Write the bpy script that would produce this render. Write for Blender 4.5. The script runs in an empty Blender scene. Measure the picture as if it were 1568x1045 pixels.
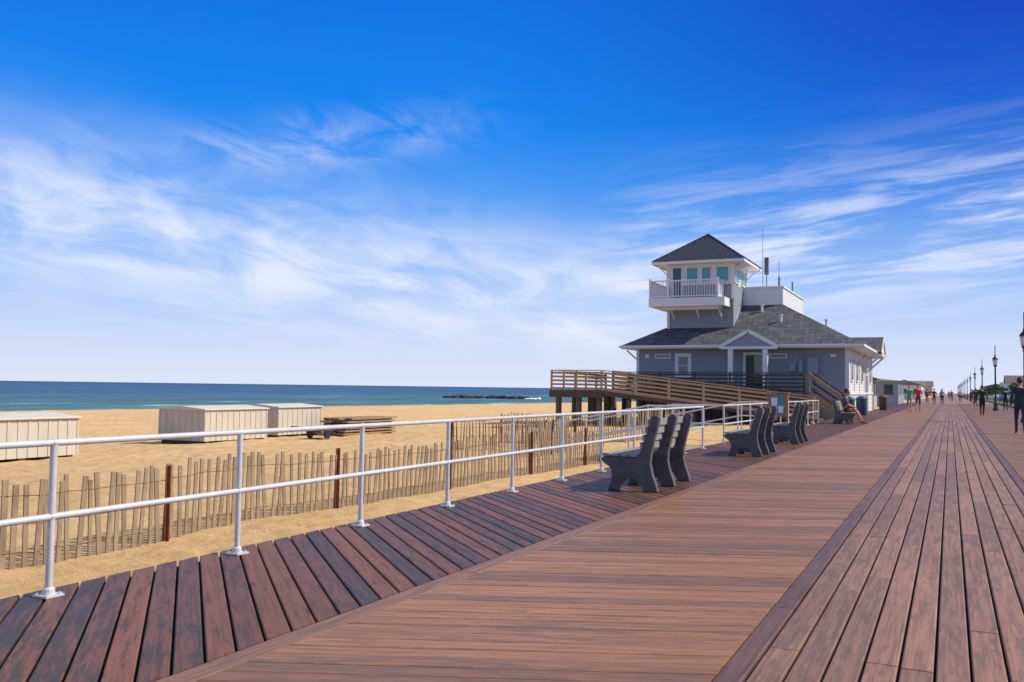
import bpy, math, random
from mathutils import Vector, Matrix, noise
random.seed(7)
S=bpy.context.scene
S.view_settings.view_transform='Standard'; S.view_settings.look='None'; S.view_settings.exposure=0
COL=S.collection
# ---------------------------------------------------------------- helpers
class MB:
    def __init__(s): s.v=[];s.f=[];s.m=[];s.uv=None;s.c=None
    def add(s,vs,fs,mi=0):
        b=len(s.v); s.v+= [tuple(p) for p in vs]
        for f in fs: s.f.append([i+b for i in f]); s.m.append(mi)
    def box(s,x0,x1,y0,y1,z0,z1,mi=0):
        if x0>x1:x0,x1=x1,x0
        if y0>y1:y0,y1=y1,y0
        vs=[(x0,y0,z0),(x1,y0,z0),(x1,y1,z0),(x0,y1,z0),(x0,y0,z1),(x1,y0,z1),(x1,y1,z1),(x0,y1,z1)]
        s.add(vs,[(0,3,2,1),(4,5,6,7),(0,1,5,4),(1,2,6,5),(2,3,7,6),(3,0,4,7)],mi)
    def beam(s,p0,p1,w,h,mi=0):
        p0=Vector(p0);p1=Vector(p1);d=(p1-p0).normalized()
        up=Vector((0,0,1)) if abs(d.z)<.95 else Vector((0,1,0))
        r=d.cross(up).normalized();u=r.cross(d).normalized()
        vs=[]
        for p in(p0,p1):
            for a,b in((-1,-1),(1,-1),(1,1),(-1,1)): vs.append(p+r*a*w/2+u*b*h/2)
        s.add(vs,[(0,1,2,3),(7,6,5,4),(0,4,5,1),(1,5,6,2),(2,6,7,3),(3,7,4,0)],mi)
    def tube(s,p0,p1,r0,r1=None,n=10,mi=0,caps=True):
        if r1 is None:r1=r0
        p0=Vector(p0);p1=Vector(p1);d=(p1-p0).normalized()
        up=Vector((0,0,1)) if abs(d.z)<.95 else Vector((0,1,0))
        r=d.cross(up).normalized();u=r.cross(d).normalized();vs=[]
        for p,R in((p0,r0),(p1,r1)):
            for i in range(n):
                a=2*math.pi*i/n; vs.append(p+(r*math.cos(a)+u*math.sin(a))*R)
        fs=[(i,(i+1)%n,n+(i+1)%n,n+i) for i in range(n)]
        if caps: fs+= [tuple(range(n-1,-1,-1)),tuple(range(n,2*n))]
        s.add(vs,fs,mi)
    def lathe(s,x,y,prof,n=12,mi=0):
        vs=[];k=len(prof)
        for r,z in prof:
            for i in range(n):
                a=2*math.pi*i/n; vs.append((x+r*math.cos(a),y+r*math.sin(a),z))
        fs=[]
        for j in range(k-1):
            for i in range(n): fs.append((j*n+i,j*n+(i+1)%n,(j+1)*n+(i+1)%n,(j+1)*n+i))
        fs+=[tuple(range(n-1,-1,-1)),tuple(range((k-1)*n,k*n))]
        s.add(vs,fs,mi)
    def extr(s,pts,fn,a,b,mi=0):
        n=len(pts); vs=[fn(p[0],p[1],a) for p in pts]+[fn(p[0],p[1],b) for p in pts]
        fs=[tuple(range(n)),tuple(range(2*n-1,n-1,-1))]+[(i,n+i,n+(i+1)%n,(i+1)%n) for i in range(n)]
        s.add(vs,fs,mi)
    def sphere(s,c,rx,ry,rz,n=12,k=8,mi=0):
        vs=[];fs=[]
        for j in range(k+1):
            t=math.pi*j/k
            for i in range(n):
                a=2*math.pi*i/n; vs.append((c[0]+rx*math.sin(t)*math.cos(a),c[1]+ry*math.sin(t)*math.sin(a),c[2]+rz*math.cos(t)))
        for j in range(k):
            for i in range(n): fs.append((j*n+i,(j+1)*n+i,(j+1)*n+(i+1)%n,j*n+(i+1)%n))
        s.add(vs,fs,mi)
    def build(s,name,parent,mats,smooth=False,bevel=0,fixn=True):
        me=bpy.data.meshes.new(name); me.from_pydata(s.v,[],s.f)
        for m in (mats if isinstance(mats,(list,tuple)) else [mats]): me.materials.append(m)
        me.polygons.foreach_set('material_index',s.m)
        if s.c:
            at=me.color_attributes.new('bcol','FLOAT_COLOR','POINT')
            at.data.foreach_set('color',[q for c in s.c for q in (c,c,c,1)])
        if s.uv:
            ul=me.uv_layers.new(name='UVMap')
            fl=[]
            for l in me.loops: fl+=list(s.uv[l.vertex_index])
            ul.data.foreach_set('uv',fl)
        if fixn:
            import bmesh
            bm=bmesh.new();bm.from_mesh(me);bmesh.ops.recalc_face_normals(bm,faces=bm.faces);bm.to_mesh(me);bm.free()
        if smooth:
            me.polygons.foreach_set('use_smooth',[True]*len(me.polygons))
            try: me.set_sharp_from_angle(angle=math.radians(40))
            except Exception: pass
        me.update()
        o=bpy.data.objects.new(name,me); COL.objects.link(o)
        if parent: o.parent=parent
        if bevel:
            b=o.modifiers.new('bev','BEVEL');b.width=bevel;b.segments=2;b.limit_method='ANGLE'
        return o
def empty(name,loc=(0,0,0),rz=0):
    o=bpy.data.objects.new(name,None);COL.objects.link(o);o.location=loc;o.rotation_euler=(0,0,rz);o.empty_display_size=.2;return o

def newmat(name,col=(.5,.5,.5),rough=.6,metal=0,spec=.5):
    m=bpy.data.materials.new(name);m.use_nodes=True
    b=m.node_tree.nodes['Principled BSDF']
    b.inputs['Base Color'].default_value=(*col,1);b.inputs['Roughness'].default_value=rough
    b.inputs['Metallic'].default_value=metal;b.inputs['Specular IOR Level'].default_value=spec
    return m
def ramp(nt,fac,stops):
    r=nt.nodes.new('ShaderNodeValToRGB');e=r.color_ramp.elements
    while len(e)>1:e.remove(e[-1])
    e[0].position=stops[0][0];e[0].color=(*stops[0][1],1)
    for p,c in stops[1:]:
        q=e.new(p);q.color=(*c,1)
    nt.links.new(fac,r.inputs[0]);return r.outputs[0]
def noisemat(name,c0,c1,scale=5,rough=.7,stretch=(1,1,1),bump=.2,bdist=.01,detail=6,spec=.4,metal=0,lo=.3,hi=.7):
    m=newmat(name,c0,rough,metal,spec);nt=m.node_tree;b=nt.nodes['Principled BSDF']
    tc=nt.nodes.new('ShaderNodeTexCoord');mp=nt.nodes.new('ShaderNodeMapping');mp.inputs['Scale'].default_value=stretch
    nt.links.new(tc.outputs['Object'],mp.inputs[0])
    n=nt.nodes.new('ShaderNodeTexNoise');n.inputs['Scale'].default_value=scale;n.inputs['Detail'].default_value=detail;n.inputs['Roughness'].default_value=.65
    nt.links.new(mp.outputs[0],n.inputs[0])
    nt.links.new(ramp(nt,n.outputs[0],[(lo,c0),(hi,c1)]),b.inputs['Base Color'])
    if bump:
        bp=nt.nodes.new('ShaderNodeBump');bp.inputs['Strength'].default_value=bump;bp.inputs['Distance'].default_value=bdist
        nt.links.new(n.outputs[0],bp.inputs['Height']);nt.links.new(bp.outputs[0],b.inputs['Normal'])
    return m
def M(nt,op,a,b=None,c=None,clamp=False):
    n=nt.nodes.new('ShaderNodeMath');n.operation=op;n.use_clamp=clamp
    for i,x in enumerate((a,b,c)):
        if x is None: continue
        if isinstance(x,(int,float)): n.inputs[i].default_value=x
        else: nt.links.new(x,n.inputs[i])
    return n.outputs[0]
def SM(nt,x,lo,hi):
    n=nt.nodes.new('ShaderNodeMapRange');n.interpolation_type='SMOOTHSTEP'
    nt.links.new(x,n.inputs[0]);n.inputs[1].default_value=lo;n.inputs[2].default_value=hi;n.inputs[3].default_value=0;n.inputs[4].default_value=1
    return n.outputs[0]
def MIX(nt,f,a,b,mode='MIX'):
    n=nt.nodes.new('ShaderNodeMix');n.data_type='RGBA';n.blend_type=mode
    for i,x in ((0,f),(6,a),(7,b)):
        if isinstance(x,(int,float)): n.inputs[i].default_value=x
        elif isinstance(x,tuple): n.inputs[i].default_value=(*x,1)
        else: nt.links.new(x,n.inputs[i])
    return n.outputs[2]
# ---------------------------------------------------------------- camera
TH=math.atan(671/1400);P=math.radians(2.9);RO=math.radians(.76)
F0=Vector((-math.sin(TH),math.cos(TH),0));R0=Vector((math.cos(TH),math.sin(TH),0))
fw=F0*math.cos(P)+Vector((0,0,1))*math.sin(P);up0=R0.cross(fw)
r=R0*math.cos(RO)+up0*math.sin(RO);up=up0*math.cos(RO)-R0*math.sin(RO)
cam=bpy.data.cameras.new('camera');co=bpy.data.objects.new('camera',cam);COL.objects.link(co)
mat=Matrix((r,up,-fw)).transposed().to_4x4();mat.translation=Vector((0,0,1.25));co.matrix_world=mat
cam.lens=1400/1568*36;cam.sensor_width=36;cam.clip_end=30000;cam.clip_start=.05
S.camera=co
# ---------------------------------------------------------------- light
sdir=Vector((.90*math.cos(math.radians(42)),.436*math.cos(math.radians(42)),math.sin(math.radians(42)))).normalized()
sun=bpy.data.lights.new('sun','SUN');sun.energy=4.95;sun.angle=math.radians(.5);sun.color=(1,.92,.79)
so=bpy.data.objects.new('sun',sun);COL.objects.link(so);so.rotation_euler=sdir.to_track_quat('Z','Y').to_euler()
w=bpy.data.worlds.new('World');S.world=w;w.use_nodes=True;nt=w.node_tree;bg=nt.nodes['Background']
sky=nt.nodes.new('ShaderNodeTexSky');sky.sky_type='NISHITA';sky.sun_disc=False
sky.sun_elevation=math.radians(42);sky.sun_rotation=math.atan2(sdir.x,sdir.y)
tc=nt.nodes.new('ShaderNodeTexCoord')
def DOT(v):
    n=nt.nodes.new('ShaderNodeVectorMath');n.operation='DOT_PRODUCT';nt.links.new(tc.outputs['Generated'],n.inputs[0]);n.inputs[1].default_value=v;return n.outputs['Value']
dR=DOT(R0);dF=DOT(F0);dZ=DOT((0,0,1))
az=M(nt,'MULTIPLY',M(nt,'ARCTAN2',dR,dF),57.2958)
el=M(nt,'MULTIPLY',M(nt,'ARCSINE',dZ),57.2958)
e01=M(nt,'DIVIDE',el,90,clamp=True)
base=ramp(nt,e01,[(0,(.74,.79,.95)),(.03,(.60,.70,.95)),(.075,(.30,.52,.95)),(.12,(.07,.34,.93)),(.18,(.0,.235,.88)),(.27,(.0,.155,.76)),(.34,(.05,.17,.60)),(.45,(.33,.38,.48)),(1,(.40,.42,.47))])
azr=M(nt,'MULTIPLY',SM(nt,az,-6,32),SM(nt,el,4,22))
base=MIX(nt,azr,base,MIX(nt,1.0,base,(.4,.30,.64),'MULTIPLY'))
ca=math.radians(-18.8)
zc=M(nt,'MAXIMUM',dZ,.05)
al=M(nt,'DIVIDE',DOT((math.sin(ca),math.cos(ca),0)),zc);ac=M(nt,'DIVIDE',DOT((math.cos(ca),-math.sin(ca),0)),zc)
def cn(u,v,off,detail=6,rough=.55,dist=.6):
    cv=nt.nodes.new('ShaderNodeCombineXYZ');nt.links.new(u,cv.inputs[0]);nt.links.new(v,cv.inputs[1]);cv.inputs[2].default_value=off
    n=nt.nodes.new('ShaderNodeTexNoise');n.inputs['Scale'].default_value=1;n.inputs['Detail'].default_value=detail;n.inputs['Roughness'].default_value=rough;n.inputs['Distortion'].default_value=dist
    nt.links.new(cv.outputs[0],n.inputs[0]);return n.outputs[0]
nA=cn(M(nt,'MULTIPLY',ac,.62),M(nt,'MULTIPLY',al,.2),3.1,dist=.5,rough=.52)
el_r=M(nt,'SUBTRACT',el,M(nt,'MULTIPLY',az,.10))
nB=cn(M(nt,'MULTIPLY',az,.11),M(nt,'MULTIPLY',el_r,.95),9.3,rough=.58,dist=.45)
el_l=M(nt,'ADD',el,M(nt,'MULTIPLY',az,.18))
nC=cn(M(nt,'MULTIPLY',az,.16),M(nt,'MULTIPLY',el_l,.42),5.2,rough=.6,dist=.7)
def G(x,c,s):
    t=M(nt,'DIVIDE',M(nt,'SUBTRACT',x,c),s);return M(nt,'EXPONENT',M(nt,'MULTIPLY',M(nt,'MULTIPLY',t,t),-1))
low=SM(nt,el,.8,3.2)
cl1=M(nt,'MULTIPLY_ADD',az,-.145,5.4)
m1=M(nt,'MULTIPLY',G(M(nt,'SUBTRACT',el,cl1),0,4.0),M(nt,'SUBTRACT',1,SM(nt,az,3,17)))
c1=M(nt,'MULTIPLY',m1,M(nt,'MULTIPLY_ADD',SM(nt,M(nt,'MULTIPLY_ADD',nC,.9,nA),.72,1.22),.85,.16))
m2=M(nt,'MULTIPLY',G(M(nt,'SUBTRACT',el_r,6.6),0,3.9),SM(nt,az,3,11))
c2=M(nt,'MULTIPLY',M(nt,'MULTIPLY',m2,.85),M(nt,'MULTIPLY_ADD',SM(nt,nB,.40,.66),.92,.08))
m3=M(nt,'MULTIPLY',G(M(nt,'SUBTRACT',el,M(nt,'MULTIPLY_ADD',az,.16,16.6)),0,1.5),G(az,-12,8))
c3=M(nt,'MULTIPLY',M(nt,'MULTIPLY',m3,.42),SM(nt,nC,.4,.7))
m4=SM(nt,el,30,50);c4=M(nt,'MULTIPLY',M(nt,'MULTIPLY',m4,.5),SM(nt,nA,.4,.7))
cs=M(nt,'MULTIPLY',low,M(nt,'MINIMUM',M(nt,'ADD',M(nt,'ADD',c1,c2),M(nt,'ADD',c3,c4)),.88))
colr=MIX(nt,cs,base,(.82,.86,1.0))
sc=nt.nodes.new('ShaderNodeVectorMath');sc.operation='SCALE';nt.links.new(colr,sc.inputs[0]);sc.inputs[3].default_value=9.6
fin=MIX(nt,.95,sky.outputs[0],sc.outputs[0])
nt.links.new(fin,bg.inputs[0]);bg.inputs[1].default_value=.107
# ---------------------------------------------------------------- materials
def deckmat(name,c0,c1,dark,stain=.5,rough=.46,wear=.25):
    m=newmat(name,c0,rough,0,.3);t=m.node_tree;b=t.nodes['Principled BSDF']
    uv=t.nodes.new('ShaderNodeUVMap');mp=t.nodes.new('ShaderNodeMapping');mp.inputs['Scale'].default_value=(1.6,42,1);t.links.new(uv.outputs[0],mp.inputs[0])
    n=t.nodes.new('ShaderNodeTexNoise');n.inputs['Scale'].default_value=1;n.inputs['Detail'].default_value=5;n.inputs['Roughness'].default_value=.7;n.inputs['Distortion'].default_value=.4;t.links.new(mp.outputs[0],n.inputs[0])
    mp2=t.nodes.new('ShaderNodeMapping');mp2.inputs['Scale'].default_value=(2.2,13,1);t.links.new(uv.outputs[0],mp2.inputs[0])
    n2=t.nodes.new('ShaderNodeTexNoise');n2.inputs['Scale'].default_value=1.1;n2.inputs['Detail'].default_value=9;n2.inputs['Roughness'].default_value=.78;t.links.new(mp2.outputs[0],n2.inputs[0])
    g_=t.nodes.new('ShaderNodeNewGeometry');n3=t.nodes.new('ShaderNodeTexNoise');n3.inputs['Scale'].default_value=.55;n3.inputs['Detail'].default_value=4;t.links.new(g_.outputs['Position'],n3.inputs[0])
    at=t.nodes.new('ShaderNodeAttribute');at.attribute_name='bcol'
    c=MIX(t,at.outputs['Fac'],c0,c1)
    g=ramp(t,n.outputs[0],[(.28,(.50,.50,.52)),(.48,(.92,.92,.92)),(.72,(1.28,1.26,1.24))])
    c=MIX(t,1.0,c,g,'MULTIPLY')
    c=MIX(t,1.0,c,ramp(t,n3.outputs[0],[(.3,(.85,.86,.88)),(.7,(1.12,1.1,1.08))]),'MULTIPLY')
    st=M(t,'MULTIPLY',SM(t,M(t,'ADD',M(t,'MULTIPLY',at.outputs['Fac'],.09),M(t,'MULTIPLY_ADD',n3.outputs[0],.18,n2.outputs[0])),.63,.71),stain)
    c=MIX(t,st,c,dark)
    t.links.new(c,b.inputs['Base Color'])
    t.links.new(M(t,'MULTIPLY_ADD',n2.outputs[0],.35,rough-.15),b.inputs['Roughness'])
    bp=t.nodes.new('ShaderNodeBump');bp.inputs['Strength'].default_value=.6;bp.inputs['Distance'].default_value=.003
    t.links.new(n.outputs[0],bp.inputs['Height']);t.links.new(bp.outputs[0],b.inputs['Normal'])
    return m
mDeckA=deckmat('deck_edge_boards',(.215,.088,.044),(.11,.055,.036),(.05,.045,.042),.8)
mDeckB=deckmat('deck_main_boards',(.355,.175,.092),(.24,.122,.070),(.13,.092,.068),.65)
mDeckC=deckmat('deck_center_boards',(.35,.185,.112),(.24,.132,.086),(.13,.095,.078),.65)
mTrim=deckmat('deck_border_board',(.29,.15,.09),(.24,.125,.078),(.12,.085,.065),.4)
mTrimD=deckmat('deck_dark_border',(.17,.098,.075),(.145,.085,.068),(.09,.062,.05),.4)
mUnder=newmat('gap_shade_black',(.012,.009,.008),.9)  # near-black, paints the shade seen down the board gaps
mFar=noisemat('deck_far',(.27,.15,.095),(.34,.19,.125),3,.5,(1,.2,1),0)
mWhite=noisemat('white_paint',(.72,.72,.72),(.80,.80,.79),6,.5,bump=0)
mRail=noisemat('painted_metal',(.55,.56,.57),(.70,.70,.70),9,.38,bump=.1,bdist=.001,metal=.2)
mSide=noisemat('siding_grey_blue',(.25,.285,.31),(.30,.335,.36),3,.6,(1,1,6),.1,.003)
mSideL=noisemat('siding_sunlit',(.64,.64,.64),(.72,.72,.71),3,.6,(1,1,6),.1,.003)  # grey siding lightened, sun on the side wall put into its colour
mGlass=newmat('window_glass',(.03,.05,.06),.06,0,.9)
mGlassT=newmat('glass_sky_tint',(.10,.30,.32),.06,0,.9)  # bright sky seen through the tower is put into the glass colour
mMetalRoof=noisemat('metal_roof',(.03,.038,.07),(.042,.05,.085),3,.4,bump=0,metal=.3)
mTimber=noisemat('weathered_timber',(.31,.215,.13),(.44,.31,.19),6,.75,(1,1,5),.3,.005)
mTimberD=noisemat('dark_shaded_timber',(.07,.047,.035),(.12,.08,.055),6,.8,(1,1,5),.3,.005)  # dark wood, also painted shade on the ramp deck and rear rails
mSlat=noisemat('fence_slat',(.19,.14,.09),(.38,.285,.185),9,.85,(1,1,.3),.4,.004)
mRust=noisemat('rusty_steel',(.16,.05,.02),(.26,.09,.035),18,.85,bump=.3,bdist=.003)
mBench=noisemat('bench_plastic_dark',(.07,.072,.075),(.13,.13,.132),10,.6,bump=.25,bdist=.003,spec=.3)
mSlats=noisemat('bench_slats',(.22,.21,.20),(.32,.31,.29),12,.6,(1,.15,1),.3,.003)
mBlack=newmat('black_metal',(.02,.022,.024),.45)
mRock=noisemat('rock',(.03,.03,.03),(.08,.07,.065),1.2,.85,bump=.6,bdist=.2)
mFoam=newmat('foam',(.85,.88,.9),.8)
# shingles
mShing=newmat('roof_shingles',(.1,.1,.12),.85);t=mShing.node_tree;b=t.nodes['Principled BSDF']
g=t.nodes.new('ShaderNodeNewGeometry');sp=t.nodes.new('ShaderNodeSeparateXYZ');t.links.new(g.outputs['Position'],sp.inputs[0])
cv=t.nodes.new('ShaderNodeCombineXYZ');t.links.new(M(t,'ADD',sp.outputs[0],sp.outputs[1]),cv.inputs[0]);t.links.new(M(t,'MULTIPLY',sp.outputs[2],2.1),cv.inputs[1])
br=t.nodes.new('ShaderNodeTexBrick');t.links.new(cv.outputs[0],br.inputs[0]);br.inputs['Scale'].default_value=1
br.inputs['Brick Width'].default_value=.32;br.inputs['Row Height'].default_value=.2;br.inputs['Mortar Size'].default_value=.018
br.inputs['Color1'].default_value=(.06,.066,.082,1);br.inputs['Color2'].default_value=(.125,.132,.155,1);br.inputs['Mortar'].default_value=(.035,.038,.046,1)
n=t.nodes.new('ShaderNodeTexNoise');n.inputs['Scale'].default_value=2.2;n.inputs['Detail'].default_value=6;t.links.new(g.outputs['Position'],n.inputs[0])
t.links.new(MIX(t,1.0,br.outputs[0],ramp(t,n.outputs[0],[(.3,(.75,.75,.75)),(.7,(1.25,1.25,1.25))]),'MULTIPLY'),b.inputs['Base Color'])
# sand
mSand=newmat('sand',(.6,.42,.22),.95,0,.2);t=mSand.node_tree;b=t.nodes['Principled BSDF']
g=t.nodes.new('ShaderNodeNewGeometry');sp=t.nodes.new('ShaderNodeSeparateXYZ');t.links.new(g.outputs['Position'],sp.inputs[0])
def nz(sc_,det=8,ro=.6):
    n=t.nodes.new('ShaderNodeTexNoise');n.inputs['Scale'].default_value=sc_;n.inputs['Detail'].default_value=det;n.inputs['Roughness'].default_value=ro;t.links.new(g.outputs['Position'],n.inputs[0]);return n.outputs[0]
n1=nz(.25);n2=nz(2.6,10,.7);n3=nz(160,2)
c=ramp(t,n1,[(.3,(.66,.435,.205)),(.7,(.78,.54,.27))])
c=MIX(t,1.0,c,ramp(t,n2,[(.25,(.76,.73,.70)),(.55,(1,1,1)),(.75,(1.07,1.07,1.07))]),'MULTIPLY')
c=MIX(t,1.0,c,ramp(t,n3,[(.3,(.86,.86,.86)),(.7,(1.1,1.1,1.1))]),'MULTIPLY')
wet=M(t,'SUBTRACT',1,SM(t,M(t,'MULTIPLY_ADD',n1,.3,sp.outputs[2]),-1.95,-1.75))
c=MIX(t,M(t,'MULTIPLY',wet,.55),c,(.28,.20,.11))
t.links.new(c,b.inputs['Base Color'])
vo=t.nodes.new('ShaderNodeTexVoronoi');vo.feature='SMOOTH_F1';vo.inputs['Scale'].default_value=2.3;t.links.new(g.outputs['Position'],vo.inputs[0])
hh=M(t,'ADD',M(t,'MULTIPLY',vo.outputs[0],.7),M(t,'MULTIPLY_ADD',n3,.05,n2))
bp=t.nodes.new('ShaderNodeBump');bp.inputs['Strength'].default_value=.9;bp.inputs['Distance'].default_value=.15;t.links.new(hh,bp.inputs['Height']);t.links.new(bp.outputs[0],b.inputs['Normal'])
# sea
mSea=newmat('sea_water',(.02,.12,.2),.4,0,.12);t=mSea.node_tree;b=t.nodes['Principled BSDF']
g=t.nodes.new('ShaderNodeNewGeometry');sp=t.nodes.new('ShaderNodeSeparateXYZ');t.links.new(g.outputs['Position'],sp.inputs[0])
mp=t.nodes.new('ShaderNodeMapping');mp.inputs['Scale'].default_value=(.10,.035,.1);t.links.new(g.outputs['Position'],mp.inputs[0])
n=t.nodes.new('ShaderNodeTexNoise');n.inputs['Scale'].default_value=1;n.inputs['Detail'].default_value=8;n.inputs['Roughness'].default_value=.72;t.links.new(mp.outputs[0],n.inputs[0])
mp2=t.nodes.new('ShaderNodeMapping');mp2.inputs['Scale'].default_value=(.02,.004,.1);t.links.new(g.outputs['Position'],mp2.inputs[0])
nn=t.nodes.new('ShaderNodeTexNoise');nn.inputs['Scale'].default_value=1;nn.inputs['Detail'].default_value=6;t.links.new(mp2.outputs[0],nn.inputs[0])
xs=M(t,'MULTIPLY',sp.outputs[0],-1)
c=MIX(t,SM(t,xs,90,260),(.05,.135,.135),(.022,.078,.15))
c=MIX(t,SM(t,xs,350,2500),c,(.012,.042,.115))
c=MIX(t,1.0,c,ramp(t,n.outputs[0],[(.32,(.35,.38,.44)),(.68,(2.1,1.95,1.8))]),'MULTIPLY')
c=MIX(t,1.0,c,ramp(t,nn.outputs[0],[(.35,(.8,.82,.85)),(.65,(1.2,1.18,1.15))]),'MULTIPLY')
shx=M(t,'ADD',xs,M(t,'MULTIPLY',sp.outputs[1],.13))
foam=M(t,'MULTIPLY',SM(t,M(t,'ADD',n.outputs[0],M(t,'MULTIPLY',nn.outputs[0],.6)),.95,1.02),M(t,'SUBTRACT',1,SM(t,shx,125,240)))
c=MIX(t,foam,c,(.8,.84,.86))
t.links.new(c,b.inputs['Base Color'])
bp=t.nodes.new('ShaderNodeBump');bp.inputs['Strength'].default_value=.9;bp.inputs['Distance'].default_value=1.4;t.links.new(n.outputs[0],bp.inputs['Height']);t.links.new(bp.outputs[0],b.inputs['Normal'])
# ---------------------------------------------------------------- terrain
def interp(x,xs,zs):
    if x>=xs[0]:return zs[0]
    for i in range(len(xs)-1):
        if x>=xs[i+1]:
            k=(xs[i]-x)/(xs[i]-xs[i+1]);return zs[i]+(zs[i+1]-zs[i])*k
    return zs[-1]
def sand_h(x,y):
    k=min(1,max(0,(-x-30)/50)); xx=x-k*.13*max(-60,min(y-60,400))
    z=interp(xx,[-4.7,-8,-24,-45,-88,-112,-150],[-.34,-.36,-.9,-1.5,-1.9,-2.7,-5])
    a=min(1,max(.15,(-x-4.6)/4))
    z+=a*(.10*noise.noise(Vector((x*.22,y*.22,0)))+.06*noise.noise(Vector((x*.9,y*.9,3)))+.035*noise.noise(Vector((x*2.6,y*2.6,7))))
    return z
def axis(a,b,d0,g):
    out=[a];d=d0;sgn=1 if b>a else -1
    while (b-out[-1])*sgn>d: out.append(out[-1]+sgn*d);d*=g
    out.append(b);return out
mb=MB();X=axis(-3.0,-160,.14,1.018);Y=list(reversed(axis(0,-60,.2,1.12)))[:-1]+axis(0,1600,.16,1.014)
for yy in Y:
    for xx in X: mb.v.append((xx,yy,sand_h(xx,yy)))
nx=len(X)
for j in range(len(Y)-1):
    for i in range(nx-1): mb.f.append((j*nx+i,j*nx+i+1,(j+1)*nx+i+1,(j+1)*nx+i));mb.m.append(0)
sandob=mb.build('beach_sand',None,mSand,smooth=False)
sandob.data.polygons.foreach_set('use_smooth',[True]*len(sandob.data.polygons))
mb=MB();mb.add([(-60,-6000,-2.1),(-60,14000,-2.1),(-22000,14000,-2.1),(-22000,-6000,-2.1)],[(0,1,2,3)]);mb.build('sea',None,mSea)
mGround=noisemat('roadside_ground',(.22,.21,.19),(.32,.30,.27),.6,.9,bump=.1)
mb=MB();mb.add([(-4.6,-300,-.42),(4000,-300,-.42),(4000,9000,-.42),(-4.6,9000,-.42)],[(0,1,2,3)])
mb.build('ground',None,mGround)
mGrass=noisemat('grass',(.05,.09,.025),(.10,.14,.04),2,.9,bump=.4,bdist=.05)
mAsph=noisemat('asphalt',(.05,.05,.052),(.075,.073,.072),4,.9,bump=.2)
mb=MB();mb.box(6.2,8.2,-60,1400,-.40,-.10);mb.build('grass_verge',None,mGrass)
mb=MB();mb.box(8.4,18,-60,1400,-.41,-.30);mb.build('road',None,mAsph)
mb=MB();mb.box(8.2,8.4,-60,1400,-.41,-.15);mb.build('kerb',None,noisemat('concrete',(.4,.39,.37),(.5,.49,.46),5,.85))
# jetty
mb=MB()
for i in range(90):
    k=i/89;cx=-110-25*k+random.uniform(-1.4,1.4);cy=244-6*k+random.uniform(-1.6,1.6);rr=random.uniform(.6,1.3)
    b0=len(mb.v);mb.sphere((cx,cy,-2.0+random.uniform(-.15,.3)),rr,rr*random.uniform(.7,1.1),rr*random.uniform(.4,.6),7,5)
    for q in range(b0,len(mb.v)):
        v=Vector(mb.v[q]);mb.v[q]=tuple(v+noise.noise_vector(v*.9)*.25)
mb.build('rock_jetty',None,mRock)
mb=MB()
for i in range(26):
    k=random.random();mb.sphere((-107.5-4*k+random.uniform(-1,1),243+random.uniform(-2,2),-2.1),random.uniform(.3,.9),random.uniform(.6,1.2),random.uniform(.2,.55)*(1.2-k),7,5)
mb.build('breaking_wave_foam',None,mFoam)
# ---------------------------------------------------------------- boardwalk
bw=empty('boardwalk')
def boards(): 
    m=MB();m.uv=[];m.c=[];return m
def quadboard(mb,pa,pb,pc,pd,mi=0):
    A,B,C,D=[Vector((p[0],p[1],0)) for p in(pa,pb,pc,pd)]
    L=(B-A).length;dirv=(B-A).normalized();ac_=Vector((-dirv.y,dirv.x,0))
    if (D-A).dot(ac_)<0: ac_=-ac_
    W=(D-A).dot(ac_);ch=.006;i=ac_*ch
    ro=random.uniform(0,300);rv=random.uniform(0,300);rc=random.random();zt=random.uniform(-.0018,.0018)
    vs=[A+Vector((0,0,-.035)),A+Vector((0,0,-.005+zt)),A+i+Vector((0,0,zt)),D-i+Vector((0,0,zt)),D+Vector((0,0,-.005+zt)),D+Vector((0,0,-.035)),
        B+Vector((0,0,-.035)),B+Vector((0,0,-.005+zt)),B+i+Vector((0,0,zt)),C-i+Vector((0,0,zt)),C+Vector((0,0,-.005+zt)),C+Vector((0,0,-.035))]
    mb.add(vs,[(k,k+1,k+7,k+6) for k in range(5)]+[(5,4,3,2,1,0),(6,7,8,9,10,11)],mi)
    for v in vs:
        q=v-A;mb.uv.append((q.dot(dirv)+ro,q.dot(ac_)+rv));mb.c.append(rc)
YE=120
def diag(name,xa,xb,ang,mat,pitch=.142,gap=.011,y0=-6):
    mb=boards();ct=1/math.tan(ang);py=pitch/math.sin(abs(ang));gy=gap/math.sin(abs(ang));y=y0-8
    while y<YE:
        dy=(xb-xa)*ct
        quadboard(mb,(xa,y),(xb,y+dy),(xb,y+dy+py-gy),(xa,y+py-gy));y+=py
    return mb.build(name,bw,mat,fixn=False)
A1=math.radians(45);B1=math.radians(67)
diag('edge_boards',-4.92,-3.03,-A1,mDeckA,gap=.014)
diag('main_boards',-2.87,-.945,B1,mDeckB,gap=.012)
diag('main_boards_inland',.945,2.95,-B1,mDeckB,gap=.012)
diag('edge_boards_inland',3.11,4.95,A1,mDeckA)
XJ=[21.7,57.7,93.7]
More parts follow.
